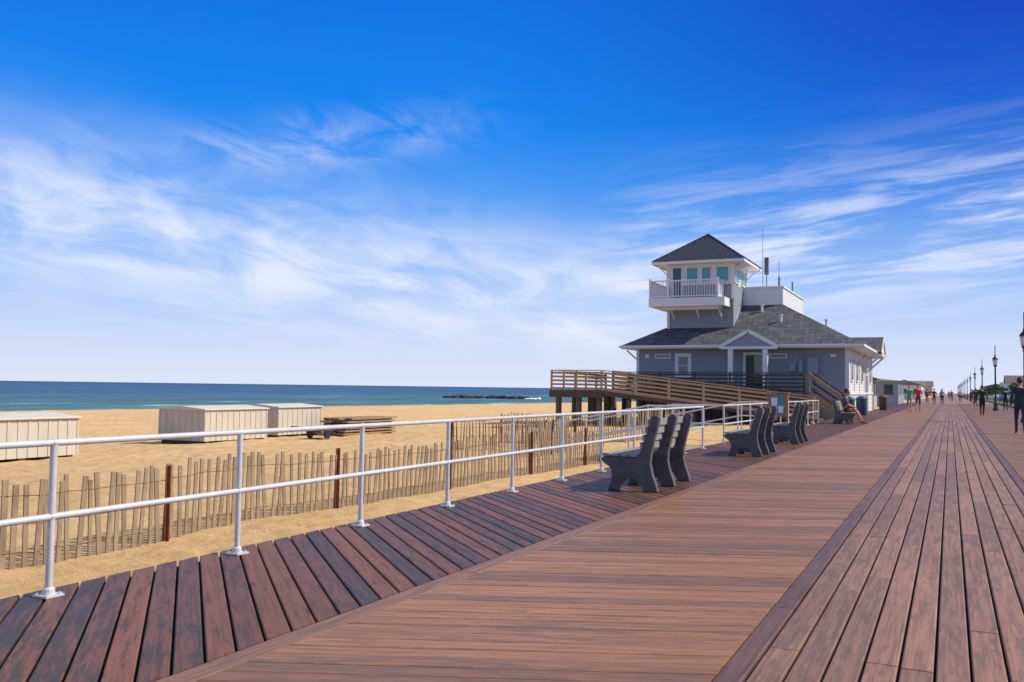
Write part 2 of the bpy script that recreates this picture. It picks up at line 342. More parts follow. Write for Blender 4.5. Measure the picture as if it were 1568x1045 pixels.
def longb(name,x0,x1,nb,mat,gap=.011,seg=3.66,stag=True):
    mb=boards();wd=(x1-x0)/nb
    for i in range(nb):
        y=-4-random.random()*seg if stag else -4
        while y<YE:
            L=seg*random.choice((1,1,.66)) if stag else seg*1.3
            ye=y+L
            if stag:
                for xj in XJ:
                    if y<xj<ye: ye=xj-.064
            quadboard(mb,(x0+(i+1)*wd-gap/2,y),(x0+(i+1)*wd-gap/2,ye-.006),(x0+i*wd+gap/2,ye-.006),(x0+i*wd+gap/2,y))
            y=ye+(.134 if stag and any(abs(ye+.064-xj)<.001 for xj in XJ) else 0)
    if stag and nb>3:
        for xj in XJ: quadboard(mb,(x0+.004,xj-.062),(x1-.004,xj-.062),(x1-.004,xj+.062),(x0+.004,xj+.062))
    return mb.build(name,bw,mat,fixn=False)
longb('center_boards',-.815,.815,11,mDeckC,gap=.013)
longb('border_dark',-.94,-.82,1,mTrimD,.008,stag=False);longb('border_dark_inland',.82,.94,1,mTrimD,.008,stag=False)
longb('border',-3.025,-2.875,1,mTrim,.008,stag=False);longb('border_inland',2.955,3.105,1,mTrim,.008,stag=False)
mb=MB();mb.box(-4.88,4.9,-12,YE,-.16,-.04);mb.build('gap_shade_sheet',bw,mUnder)  # solid dark sheet below the boards stands in for shade in the gaps
mb=MB();mb.box(-4.92,-4.885,-12,1500,-.40,-.04);mb.box(4.905,4.95,-12,1500,-.40,-.04);mb.build('fascia',bw,mTimberD)
mb=MB()
for a,b_,k in((-4.92,-3.03,0),(-3.03,-2.87,1),(-2.87,-.945,0),(-.945,-.815,1),(-.815,.815,0),(.815,.945,1),(.945,4.95,0)): mb.box(a,b_,YE+.4,1500,-.15,-.002,k)
mb.build('distant_decking',bw,[mFar,mTrimD])
# ---------------------------------------------------------------- pipe railing
RX=-4.74
seen=set()
def pipe_rail(name,pts,h=.89,mid=.46,spacing=1.56,flange=True,r=.020):
    e=empty(name);mb=MB();base=MB()
    for si,(a,b_) in enumerate(zip(pts[:-1],pts[1:])):
        a=Vector(a);b_=Vector(b_);L=(b_-a).length;n=max(1,round(L/spacing))
        for z in(h,mid): mb.tube(a+Vector((0,0,z)),b_+Vector((0,0,z)),r,n=12)
        for i in range(n+1):
            p=a+(b_-a)*i/n
            key=(round(p.x,2),round(p.y,2))
            if key in seen: continue
            seen.add(key)
            mb.tube(p,p+Vector((0,0,h)),r*1.05,n=12)
            mb.sphere(p+Vector((0,0,h)),r*1.25,r*1.25,r*1.25,10,6);mb.sphere(p+Vector((0,0,mid)),r*1.3,r*1.3,r*1.3,10,6)
            if flange:
                base.box(p.x-.06,p.x+.06,p.y-.06,p.y+.06,p.z+.002,p.z+.014)
                base.lathe(p.x,p.y,[(.036,p.z+.0142),(.034,p.z+.045),(.024,p.z+.055)],12)
                for sx in(-.043,.043):
                    for sy in(-.043,.043): base.lathe(p.x+sx,p.y+sy,[(.009,p.z+.0145),(.008,p.z+.024)],6)
    mb.build('pipes',e,mRail,smooth=True)
    if flange: base.build('base_plates',e,mRail)
    return e
pipe_rail('metal_railing',[(RX,3.70-1.56*4,0),(RX,3.70+1.56*10,0)])
pipe_rail('metal_railing',[(RX,19.3,0),(RX-1.2,19.3,0),(RX-3.4,19.3,-.45)],spacing=1.1,flange=False)
pipe_rail('metal_railing',[(RX,21.3,0),(RX-1.2,21.3,0),(RX-3.4,21.3,-.45)],spacing=1.1,flange=False)
pipe_rail('metal_railing',[(RX,21.3,0),(RX,21.3+1.56*4,0)])
pipe_rail('metal_railing',[(RX,29.2,0),(RX-1.2,29.2,0),(RX-3.6,29.2,-.5)],spacing=1.1,flange=False)
pipe_rail('metal_railing',[(RX,29.2,0),(RX,29.2+1.5*6,0)])
mb=MB();mb.extr([(0,-.045),(-1.2,-.045),(-3.6,-.50),(-3.6,-.60),(-1.2,-.15),(0,-.15)],lambda a,b_,c_:(RX-.2+a,c_,b_),19.2,21.4);mb.build('beach_access_ramp',None,mTimber)
# ---------------------------------------------------------------- sand fence
def sandfence(name,path,h=.74,sp=.105,post=2.7,tilt=.06):
    e=empty(name);mb=MB();pm=MB();wm=MB()
    P_=[];
    for a,b_ in zip(path[:-1],path[1:]):
        L=math.dist(a,b_);n=int(L/sp)
        for i in range(n): P_.append((a[0]+(b_[0]-a[0])*i/n,a[1]+(b_[1]-a[1])*i/n))
    last=None;prev=None
    for i,(x,y) in enumerate(P_):
        x+=.06*math.sin(y*1.3)+random.uniform(-.008,.008);y+=random.uniform(-.015,.015);z=sand_h(x,y)
        sag=.05*math.sin(y*.9+1)
        hh=h+random.uniform(-.04,.04)+sag*.7
        tx=random.uniform(-tilt,tilt)*.5+.03*math.sin(y*.7);ty=random.uniform(-tilt,tilt)+.04*math.sin(y*1.1)
        wv=random.uniform(.040,.056)
        mb.beam((x-tx*.2,y-ty*.2,z-.1),(x+tx*h,y+ty*h,z+hh),.013,wv)
        cur=[Vector((x+.0075+tx*k,y+ty*k,z+k)) for k in(.13,.38,.62)]
        if prev:
            for p,q in zip(prev,cur): wm.tube(p,q,.0035,n=4,caps=False)
        prev=cur
        if last is None or math.dist((x,y),last)>post:
            last=(x,y);pm.box(x+.02,x+.032,y-.03,y+.03,z-.1,z+h+.03);pm.box(x+.032,x+.065,y-.006,y+.006,z-.1,z+h+.03)
    mb.build('slats',e,mSlat);pm.build('posts',e,mRust);wm.build('wires',e,mRust)
sandfence('sand_fence',[(-7.35,-1.2),(-7.32,5.43),(-7.3,8.4),(-7.15,11),(-7.0,13.4),(-6.95,15.9),(-6.8,19.0)])
sandfence('sand_fence',[(-12.6,22.5),(-10.2,23.2),(-8.9,22.0),(-8.7,19.6)],h=.8,sp=.09)
sandfence('sand_fence',[(-13.5,27.5),(-9.0,27.0),(-8.4,31)],h=.9,sp=.08)
# ---------------------------------------------------------------- benches
prof=[(.02,0),(.17,0),(.19,.07),(.25,.14),(.33,.16),(.41,.12),(.46,.05),(.48,0),(.66,0),(.635,.10),(.59,.22),(.565,.34),(.575,.46),(.61,.62),(.66,.80),(.68,.90),(.66,.93),(.60,.93),(.565,.90),(.52,.72),(.46,.54),(.42,.455),(.36,.415),(.02,.415),(-.05,.405),(-.065,.37),(-.03,.33),(.05,.28),(.075,.2),(.06,.10)]
def bench(x,y,face=-1,L=1.65):
    e=empty('park_bench',(x,y,0),0 if face<0 else math.pi)
    for i,yy in enumerate((.06,L/2,L-.06)):
        mb=MB();mb.extr(prof,lambda a,b_,c_:(a,c_,b_),yy-.045,yy+.045);mb.build('support_%d'%(i+1),e,mBench,bevel=.014)
    mb=MB()
    for k in range(4): x0=-.045+k*.115;mb.box(x0,x0+.10,0,L,.418,.452)
    mb.build('seat',e,mSlats,bevel=.006)
    mb=MB()
    for k in range(4):
        t_=.56+k*.095;xx=.445+(t_-.52)*.33
        mb.beam((xx,0,t_),(xx,L,t_),.032,.08)
    mb.build('backrest',e,mSlats,bevel=.006);return e
bench(-3.86,10.78);bench(-3.86,17.6);bench(-3.86,22.3);bench(-3.45,39.0,1)
# ---------------------------------------------------------------- storage boxes
mBox=noisemat('painted_plywood',(.50,.46,.375),(.58,.54,.445),3,.75,(1,1,.4),.2,.004)
mLid=noisemat('box_lid',(.56,.53,.45),(.64,.61,.53),3,.7)
def sbox(x0,x1,y0,y1,h=1.2):
    e=empty('storage_box');z=min(sand_h(x1,y0),sand_h(x1,y1))-.02
    mb=MB();mb.box(x0,x1,y0,y1,z+.09,z+h-.05)
    n=int((y1-y0)/.28)
    for i in range(n+1):
        yy=y0+(y1-y0)*i/n;mb.box(x1+.001,x1+.018,yy-.03,yy+.03,z+.1,z+h-.06)
    n=int((x1-x0)/.28)
    for i in range(n+1):
        xx=x0+(x1-x0)*i/n;mb.box(xx-.03,xx+.03,y0-.018,y0-.001,z+.1,z+h-.06)
    mb.build('body',e,mBox)
    mb=MB();mb.extr([(x0-.08,z+h-.045),(x1+.08,z+h-.045),(x1+.08,z+h+.0),((x0+x1)/2,z+h+.10),(x0-.08,z+h+.02)],lambda a,b_,c_:(a,c_,b_),y0-.08,y1+.08);mb.build('lid',e,mLid,bevel=.01)
    mb=MB()
    for yy in(y0+.2,(y0+y1)/2,y1-.2): mb.box(x0,x1-.02,yy-.08,yy+.08,z-.08,z+.088)
    mb.build('skids',e,mTimberD)
sbox(-24.3,-22.0,14.6,17.9,1.15);sbox(-26.3,-24.1,24.9,28.2,1.25);sbox(-26.9,-24.7,29.6,32.4,1.25)
# lumber stack
mLum=noisemat('stacked_lumber',(.22,.14,.075),(.38,.255,.14),5,.8,(1,.3,4),.3,.005)
e=empty('lumber_stack');cx,cy=-23.3,31.4;z=sand_h(cx,cy+1.5);mb=MB()
for lay in range(6):
    for k in range(4):
        o1=random.uniform(-.25,.25);mb.box(cx-.8+k*.36+.01,cx-.46+k*.36,cy+o1+.05*lay,cy+4.0+o1-.05*lay,z+.03+lay*.125,z+.10+lay*.125)
mb.build('planks',e,mLum)
mb=MB()
for lay in range(6):
    for yy in(cy+.5,cy+2,cy+3.5): mb.box(cx-.8,cx+.6,yy-.05,yy+.05,z-.022+lay*.125,z+.028+lay*.125)
mb.build('spacers',e,mTimberD)
# beach cart
e=empty('beach_cart');cx,cy=-22.5,28.9;z=sand_h(cx,cy);mb=MB()
mb.box(cx-.35,cx+.35,cy,cy+1.1,z+.28,z+.32);mb.beam((cx-.3,cy,z+.3),(cx-.3,cy-.8,z+.5),.035,.035);mb.beam((cx+.3,cy,z+.3),(cx+.3,cy-.8,z+.5),.035,.035);mb.tube((cx-.33,cy-.8,z+.5),(cx+.33,cy-.8,z+.5),.02)
mb.beam((cx,cy+1.1,z+.3),(cx,cy+1.9,z+.06),.05,.05);mb.build('frame',e,mBlack)
mb=MB()
for s_ in(-.42,.42):
    mb.tube((cx+s_-.04,cy+.5,z+.17),(cx+s_+.04,cy+.5,z+.17),.18,n=18)
mb.build('wheels',e,mBlack)
mb=MB();mb.tube((cx-.1,cy+.05,z+.40),(cx+.12,cy+1.2,z+.42),.08,.05);mb.tube((cx+.2,cy-.1,z+.38),(cx-.1,cy+.9,z+.41),.07,.05);mb.build('rolled_umbrellas',e,newmat('blue_canvas',(.03,.04,.08),.8))
# ---------------------------------------------------------------- lifeguard building
LB=empty('lifeguard_building')
def siding_y(mb,x0,x1,y,z0,z1,s=-1,hh=.16,mi=0):
    z=z0
    while z<z1-.001:
        zt=min(z+hh,z1);mb.add([(x0,y+s*.02,z),(x1,y+s*.02,z),(x1,y,zt),(x0,y,zt),(x0,y,z),(x1,y,z)],[(0,1,2,3),(4,5,1,0)],mi);z=zt
def siding_x(mb,y0,y1,x,z0,z1,s=1,hh=.16,mi=0):
    z=z0
    while z<z1-.001:
        zt=min(z+hh,z1);mb.add([(x+s*.02,y0,z),(x+s*.02,y1,z),(x,y1,zt),(x,y0,zt),(x,y0,z),(x,y1,z)],[(0,1,2,3),(4,5,1,0)],mi);z=zt
x0,x1,y0,y1=-16.5,-4.85,51.4,67.7
mb=MB();mb.box(x0+.03,x1-.03,y0+.03,y1,-.6,3.6);mb.build('wall_core',LB,mSide)
mb=MB();siding_y(mb,x0,x1,y0,-.2,3.55);siding_x(mb,y0,y1,x0,-.2,3.55,-1);siding_x(mb,y0,y1,x1,1.2,3.55,1,mi=1);siding_x(mb,y0,y1,x1,-.05,1.19,1,.3,mi=1)  # boardwalk side uses the sun-lightened siding copy
mb.build('siding',LB,[mSide,mSideL],fixn=False)
ex0,ex1,ey0,ey1=-17.2,-4.1,50.6,68.4;D=4.76;zt=6.35;ze=3.76
tx0,tx1,ty0,ty1=ex0+D,ex1-D,ey0+D,ey1-D
mb=MB();mb.add([(ex0,ey0,ze),(ex1,ey0,ze),(ex1,ey1,ze),(ex0,ey1,ze),(tx0,ty0,zt),(tx1,ty0,zt),(tx1,ty1,zt),(tx0,ty1,zt)],[(0,1,5,4),(1,2,6,5),(2,3,7,6),(3,0,4,7),(4,5,6,7)])
gy=62.0;gh=4.72;gw=2.0;gx=-3.75;bx=-6.3
mb.add([(bx,gy-gw,ze-.05),(gx,gy-gw,ze-.05),(gx,gy,gh),(bx,gy,gh),(bx,gy+gw,ze-.05),(gx,gy+gw,ze-.05)],[(0,1,2,3),(3,2,5,4)])
px=-9.8;pw=1.5;ph=4.52;pyf=49.85
mb.add([(px-pw,pyf,3.68),(px,pyf,ph),(px,52.2,ph),(px-pw,52.2,3.68),(px+pw,pyf,3.68),(px+pw,52.2,3.68)],[(0,1,2,3),(1,4,5,2)])
mb.build('roof_shingles',LB,mShing,fixn=False)
mb=MB()
mb.box(ex0+.03,ex1-.03,ey0+.03,ey1-.03,3.56,3.60)
mb.box(ex0,ex1,ey0-.03,ey0,3.57,3.755);mb.box(ex0,ex1,ey1,ey1+.03,3.57,3.755);mb.box(ex0-.03,ex0,ey0-.03,ey1+.03,3.57,3.755);mb.box(ex1,ex1+.03,ey0-.03,ey1+.03,3.57,3.755)
mb.box(ex0-.12,ex0-.032,ey0-.1,ey1,3.63,3.745);mb.box(ex1+.032,ex1+.12,ey0-.1,59.9,3.63,3.745);mb.box(ex0-.1,px-pw-.05,ey0-.12,ey0-.032,3.632,3.743);mb.box(px+pw+.05,ex1+.1,ey0-.12,ey0-.032,3.632,3.743)
mb.box(x0-.03,x0+.14,y0-.035,y0-.021,-.2,3.559);mb.box(x1-.16,x1+.035,y0-.035,y0-.021,-.2,3.559);mb.box(x1+.021,x1+.04,y0-.02,y0+.17,-.05,3.559)
mb.beam((ex0+.1,y0-.1,3.5),(x0-.02,y0-.1,3.0),.08,.08)
for yy in(54.6,57.8,61,64.2,67.4):
    mb.box(x1+.021,x1+.045,yy-.1,yy+.1,-.05,3.559)
    mb.beam((x1+.05,yy,2.95),(ex1-.1,yy,3.5),.08,.08)
mb.box(x1+.046,x1+.07,y0,y1,1.1,1.22)
mb.beam((gx+.02,gy-gw,ze-.14),(gx+.02,gy,gh-.09),.05,.16);mb.beam((gx+.02,gy+gw,ze-.14),(gx+.02,gy,gh-.09),.05,.16)
mb.add([(gx-.04,gy-gw,ze-.1),(gx-.04,gy+gw,ze-.1),(gx-.04,gy,gh-.05)],[(0,1,2)])
mb.box(-4.3,gx,gy-gw,gy+gw,3.50,3.555)
for s_ in(-1,1): mb.beam((x1+.05,gy+s_*(gw-.3),2.6),(gx-.12,gy+s_*(gw-.3),3.46),.11,.11)
mb.beam((px-pw-.06,pyf-.02,3.58),(px,pyf-.02,ph-.07),.06,.17);mb.beam((px+pw+.06,pyf-.02,3.58),(px,pyf-.02,ph-.07),.06,.17)
mb.box(px-pw,px+pw,pyf-.04,pyf+.06,3.48,3.62)
for s_ in(-.95,.9): mb.box(px+s_-.13,px+s_+.13,pyf,pyf+.24,1.15,3.479)
mb.box(px-pw+.1,px+pw-.1,pyf+.061,51.3,3.50,3.53)
mb.build('white_trim',LB,mWhite)
mb=MB();mb.add([(px-pw,pyf+.02,3.62),(px+pw,pyf+.02,3.62),(px,pyf+.02,ph-.05)],[(0,1,2)]);mb.build('pediment_face',LB,mSide)
mb=MB();py0,py1=ty0,ty1;pz=7.35
mb.box(tx0-.02,tx1+.02,py0-.02,py0+.12,zt-.25,pz);mb.box(tx0-.02,tx1+.02,py1-.12,py1+.02,zt-.25,pz);mb.box(tx1-.12,tx1+.015,py0+.121,py1-.121,zt-.25,pz);mb.box(tx0-.015,tx0+.12,py0+.121,py1-.121,zt-.25,pz)
mb.box(tx0-.09,tx1+.09,py0-.09,py1+.09,pz+.003,pz+.09)
for k in range(7): mb.box(tx1+.0215,tx1+.03,py0,py1,zt-.15+k*.16,zt-.14+k*.16);mb.box(tx0,tx1,py0-.035,py0-.022,zt+.05+k*.13,zt+.06+k*.13)
mb.build('rooftop_parapet',LB,mWhite)
mb=MB()
for vx,vy in((-11.2,53.6),(-8.6,53.2),(-9.9,54.5),(-6.6,57)):
    hz=ze+(vy-ey0)*.544 if vx<-8 else ze+(ex1-vx)*.544
    mb.tube((vx,vy,hz-.1),(vx,vy,hz+.35),.07);mb.tube((vx,vy,hz+.35),(vx,vy,hz+.42),.11)
mb.build('roof_vents',LB,mWhite,smooth=True)
mb=MB();mb.tube((-10.3,57,7.4),(-10.3,57,11.3),.02,.012,6);mb.tube((-10.0,56.6,7.4),(-10.0,56.6,8.3),.03);mb.box(-10.12,-9.88,56.5,56.7,8.3,9.35);mb.tube((-9.4,57.4,7.4),(-9.4,57.4,9.2),.018,n=6);mb.tube((-9.2,56.2,7.4),(-9.2,56.2,8.1),.06);mb.tube((-9.0,60,7.4),(-9.0,60,8.2),.05)
mb.build('antennas',LB,newmat('antenna_grey',(.16,.17,.19),.5))
def window_y(mbf,mbg,x,y,w_,z0,z1,nx=1,nz=1,fr=.1,s=-1,mull=.04):
    ya,yb=(y-.055,y-.021)
    mbf.box(x-w_/2-fr,x-w_/2,ya,yb,z0-fr,z1+fr);mbf.box(x+w_/2,x+w_/2+fr,ya,yb,z0-fr,z1+fr);mbf.box(x-w_/2,x+w_/2,ya,yb,z1,z1+fr);mbf.box(x-w_/2,x+w_/2,ya-.03,yb,z0-fr,z0)
    mbg.box(x-w_/2,x+w_/2,y-.032,y-.024,z0,z1)
    for i in range(1,nx): xx=x-w_/2+w_*i/nx;mbf.box(xx-mull/2,xx+mull/2,ya+.005,yb-.002,z0,z1)
    for i in range(1,nz): zz=z0+(z1-z0)*i/nz;mbf.box(x-w_/2,x+w_/2,ya+.008,yb-.001,zz-mull/2,zz+mull/2)
def window_x(mbf,mbg,y,x,w_,z0,z1,n=1,fr=.1):
    mbf.box(x+.021,x+.055,y-w_/2-fr,y-w_/2,z0-fr,z1+fr);mbf.box(x+.021,x+.055,y+w_/2,y+w_/2+fr,z0-fr,z1+fr);mbf.box(x+.021,x+.055,y-w_/2,y+w_/2,z1,z1+fr);mbf.box(x+.021,x+.08,y-w_/2,y+w_/2,z0-fr,z0)
    mbg.box(x+.024,x+.032,y-w_/2,y+w_/2,z0,z1)
    for i in range(1,n): yy=y-w_/2+w_*i/n;mbf.box(x+.0215,x+.05,yy-.03,yy+.03,z0,z1)
fr=MB();gl=MB()
window_y(fr,gl,-13.75,y0,.55,2.15,3.12,1,2,.2)
window_y(fr,gl,-9.75,y0,.95,1.2,3.22,1,1,.14)
for yy in(53.1,56.2,59.4,65.8): window_x(fr,gl,yy,x1,.9,1.9,3.0,1)
window_x(fr,gl,62.6,x1,1.1,.0,2.3,2)
fr.build('window_frames',LB,mWhite);gl.build('window_glass',LB,mGlass)
mb=MB();mb.box(-10.2,-9.76,y0-.045,y0-.033,1.2,3.2);mb.build('open_door',LB,newmat('door_dark',(.05,.05,.055),.4))
mb=MB();mb.box(-15.4,-14.45,y0-.06,y0-.022,3.02,3.3);mb.box(-8.95,-8.0,y0-.06,y0-.022,3.02,3.3);mb.box(-16.0,-15.75,y0-.06,y0-.022,3.05,3.27);mb.box(-5.75,-5.45,y0-.06,y0-.022,3.1,3.25);mb.build('wall_signs',LB,mWhite)
mb=MB()
for sx in(-15.4,-8.95):
    for k in range(10): mb.box(sx+.08+k*.082,sx+.13+k*.082,y0-.064,y0-.061,3.09,3.23)
mb.build('sign_letters',LB,mBlack)
mb=MB();mb.box(-7.85,-7.55,y0-.2,y0-.022,2.3,2.75);mb.box(-7.35,-7.15,y0-.2,y0-.022,2.2,2.95);mb.box(-6.9,-6.35,y0-.25,y0-.022,2.2,3.1);mb.tube((-7.25,y0-.1,2.95),(-7.25,y0-.1,3.5),.03);mb.tube((-7.7,y0-.1,1.2),(-7.7,y0-.1,2.3),.03);mb.tube((-6.6,y0-.1,1.2),(-6.6,y0-.1,2.2),.03)
mb.build('utility_boxes',LB,noisemat('utility_grey',(.25,.28,.31),(.33,.36,.39),4,.5),bevel=.01)
# tower
wx0,wx1,wy0,wy1=-15.0,-11.17,52.6,56.4
mb=MB();mb.box(wx0+.03,wx1-.03,wy0+.03,wy1-.03,3.8,8.6);mb.build('tower_core',LB,mSide)
mb=MB();siding_y(mb,wx0,wx1,wy0,3.9,6.0);siding_x(mb,wy0,wy1,wx1,3.9,7.35,1);siding_x(mb,wy0,wy1,wx0,3.9,6.0,-1);siding_y(mb,wx0,wx1,wy0,6.5,7.35);siding_x(mb,wy0,wy1,wx0,6.5,7.35,-1);mb.build('tower_siding',LB,mSide,fixn=False)
mb=MB()
mb.box(wx0-.01,wx1+.01,wy0-.012,wy0+.02,7.36,8.6);mb.box(wx1-.02,wx1+.012,wy0+.021,wy1,7.36,8.598);mb.box(wx0-.012,wx0+.02,wy0+.021,wy1,7.36,8.598)
for cx_ in(wx0,wx1):
    mb.box(cx_-.09,cx_+.09,wy0-.05,wy0-.021,6.5,8.597)
mb.box(wx1+.021,wx1+.05,wy0-.02,wy0+.12,6.5,8.597);mb.box(wx1+.021,wx1+.05,wy1-.12,wy1-.002,6.5,8.597)
mb.box(wx0-.05,wx0+.1,wy0-.05,wy0-.021,3.9,5.99)
rx0,rx1,ry0,ry1=-15.75,-10.42,51.85,57.15
mb.box(rx0+.02,rx1-.02,ry0+.02,ry1-.02,8.61,8.66);mb.box(rx0-.03,rx1+.03,ry0-.03,ry0,8.56,8.72);mb.box(rx0-.03,rx1+.03,ry1,ry1+.03,8.56,8.72);mb.box(rx0-.03,rx0,ry0,ry1,8.56,8.72);mb.box(rx1,rx1+.03,ry0,ry1,8.56,8.72)
for cx_,cy_ in((wx0,wy0),(wx1,wy0),(wx1,wy1)):
    sx=-1 if cx_==wx0 else 1
    mb.beam((cx_+sx*.05,cy_,8.0),(cx_+sx*.6,cy_,8.55),.07,.07)
bx0,bx1,by0=-15.75,-11.35,51.15
mb.box(bx0,bx1,by0,wy0-.052,6.02,6.5);mb.box(bx0,wx0-.1,wy0-.051,wy1,6.02,6.5)
mb.box(bx0+.5,bx1-.4,by0+.5,wy0-.06,5.85,6.018)
for xx in(-14.6,-13.1,-11.8): mb.beam((xx,wy0-.06,5.4),(xx,by0+.5,5.95),.1,.1)
mb.build('tower_trim',LB,mWhite)
mb=MB()
bseen=set()
def bal(mb,p0,p1,z=6.5,h=1.0):
    p0=Vector((*p0,z));p1=Vector((*p1,z));L=(p1-p0).length;n=max(2,int(L/.15));d=(p1-p0).normalized()*.066
    mb.beam(p0+d+Vector((0,0,h)),p1-d+Vector((0,0,h)),.09,.07);mb.beam(p0+d+Vector((0,0,.1)),p1-d+Vector((0,0,.1)),.05,.06)
    for i in range(1,n):
        q=p0+(p1-p0)*i/n;mb.beam(q+Vector((0,0,.131)),q+Vector((0,0,h-.036)),.036,.036)
    for q in(p0,p1):
        if (round(q.x,2),round(q.y,2)) in bseen: continue
        bseen.add((round(q.x,2),round(q.y,2)));mb.beam(q+Vector((0,0,.001)),q+Vector((0,0,h+.12)),.13,.13)
bal(mb,(bx0+.08,by0+.08),(-14.6,by0+.08));bal(mb,(-14.6,by0+.08),(bx1-.4,by0+.08));bal(mb,(bx0+.08,by0+.08),(bx0+.08,wy1-.1));bal(mb,(bx1-.4,by0+.08),(bx1-.4,wy0-.13))
mb.build('balcony_railing',LB,mWhite,fixn=True)
fr=MB();gl=MB();gb=MB()
for cx_,ww in((-13.55,.62),(-12.72,.5),(-11.78,.66)): window_y(fr,gb,cx_,wy0,ww,7.55,8.36,1,1,.05)
window_y(fr,gl,-14.45,wy0,.5,6.55,8.4,1,1,.08);window_x(fr,gb,53.5,wx1,.95,7.5,8.3,1,.06);window_x(fr,gb,55.3,wx1,1.2,7.5,8.3,2,.06)
fr.build('tower_window_frames',LB,mWhite);gb.build('tower_windows',LB,mGlassT);gl.build('tower_door_glass',LB,mGlass)
mb=MB();ax,ay,azz=(rx0+rx1)/2,(ry0+ry1)/2,10.62
mb.add([(rx0-.06,ry0-.06,8.725),(rx1+.06,ry0-.06,8.725),(rx1+.06,ry1+.06,8.725),(rx0-.06,ry1+.06,8.725),(ax,ay,azz)],[(0,1,4),(1,2,4),(2,3,4),(3,0,4)])
for sgn in(-1,1):
    n=9
    for i in range(-n,n+1):
        k=i/(n+1);half=(rx1-rx0)/2+.06
        t_=1-abs(k);zt_=8.725+(azz-8.725)*t_
        ys=ay+sgn*half;yt=ay+sgn*half*(1-t_)
        mb.beam((ax+k*half,ys,8.74),(ax+k*half,yt,zt_+.015),.03,.05)
        mb.beam((ax+sgn*half,ay+k*half,8.74),(ax+sgn*half*(1-t_),ay+k*half,zt_+.015),.03,.05)
for cx_,cy_ in((rx0,ry0),(rx1,ry0),(rx1,ry1),(rx0,ry1)): mb.beam((cx_,cy_,8.75),(ax,ay,azz+.02),.1,.06)
mb.build('tower_metal_roof',LB,mMetalRoof)
# ---------------------------------------------------------------- wooden deck & ramps
WD=empty('wooden_ramp_deck')
rl=MB();dk=MB();pl=MB();wseen=set()
def wrail(p0,p1,h=1.0,n=5,sp=1.7,mi=0):
    p0=Vector(p0);p1=Vector(p1);L=(p1-p0).length;k=max(1,round(L/sp))
    for i in range(k+1):
        q=p0+(p1-p0)*i/k
        key=(round(q.x,1),round(q.y,1))
        if key in wseen: continue
        wseen.add(key);rl.beam(q+Vector((0,0,-.28)),q+Vector((0,0,h-.03)),.09,.09,mi)
    d=(p1-p0).normalized();o_=Vector((d.y,-d.x,0))*.062
    for i in range(n):
        z=.10+i*(h-.22)/(n-1);rl.beam(p0+o_+Vector((0,0,z)),p1+o_+Vector((0,0,z)),.03,.095,mi)
    rl.beam(p0+Vector((0,0,h)),p1+Vector((0,0,h+.002)),.16,.045,mi)
FL=1.15
dk.box(-18.4,-15.6,43,51.3,FL-.08,FL-.002);dk.box(-18.42,-15.58,42.96,42.99,FL-.36,FL+.01)
dk.box(-18.45,-18.42,42.96,51.3,FL-.36,FL+.01)
wrail((-18.35,43.05,FL),(-15.65,43.05,FL));wrail((-18.35,51.2,FL+.003),(-18.35,43.05,FL+.003))
dk.box(-15.598,-6.3,47,51.3,FL-.08,FL-.002);wrail((-15.6,47.0,FL),(-6.5,47.0,FL),mi=1)
wrail((-15.62,44.75,FL),(-15.62,46.9,FL))
dk.extr([(-15.6,FL),(-5.3,-.02),(-5.3,-.12),(-15.6,FL-.25)],lambda a,b_,c_:(a,c_,b_),43.0,44.7)
wrail((-15.6,43.05,FL),(-5.5,43.05,.0));wrail((-15.6,44.6,FL),(-6.0,44.6,.06),mi=1)
dk.extr([(-15,FL-.1),(-6.4,.1),(-6.4,0),(-15,FL-.35)],lambda a,b_,c_:(a,c_,b_),45.0,46.7)
wrail((-14.5,46.75,.95),(-6.4,46.75,.2),mi=1)
for i in range(7): dk.box(-6.3+i*.24,-6.06+i*.24,47.3,49.2,FL-.21-i*.165,FL-.165-i*.165)
rl.beam((-6.3,47.25,FL-.1),(-4.7,47.25,0.0),.05,.28);rl.beam((-6.3,49.25,FL-.1),(-4.7,49.25,0.0),.05,.28)
wrail((-6.3,47.2,FL),(-4.8,47.2,.08),1.0,3);wrail((-6.3,49.3,FL),(-4.8,49.3,.08),1.0,3,mi=1)
for xx in(-18.1,-17,-15.9):
    for yy in(43.4,45.6,48,50.6): pl.tube((xx,yy,-1.2),(xx,yy,FL-.08),.16,.15,12)
for i in range(6):
    for yy in(43.3,46.9,49.5):
        xx=-14.3+i*1.6; pl.tube((xx,yy,-1.2),(xx,yy,FL-.3-(i*1.6+1.3)*.105 if yy<44 else FL-.08),.12,.12,10)
pl.box(-18.3,-15.7,43.3,43.5,FL-.33,FL-.085)
rl.build('railings',WD,[mTimber,mTimberD]);dk.build('deck_boards',WD,mTimberD);pl.build('piles',WD,noisemat('pile_timber',(.10,.08,.06),(.2,.16,.12),5,.85,(1,1,.3)),smooth=True)  # rear rails and ramp decks take the dark timber as painted shade
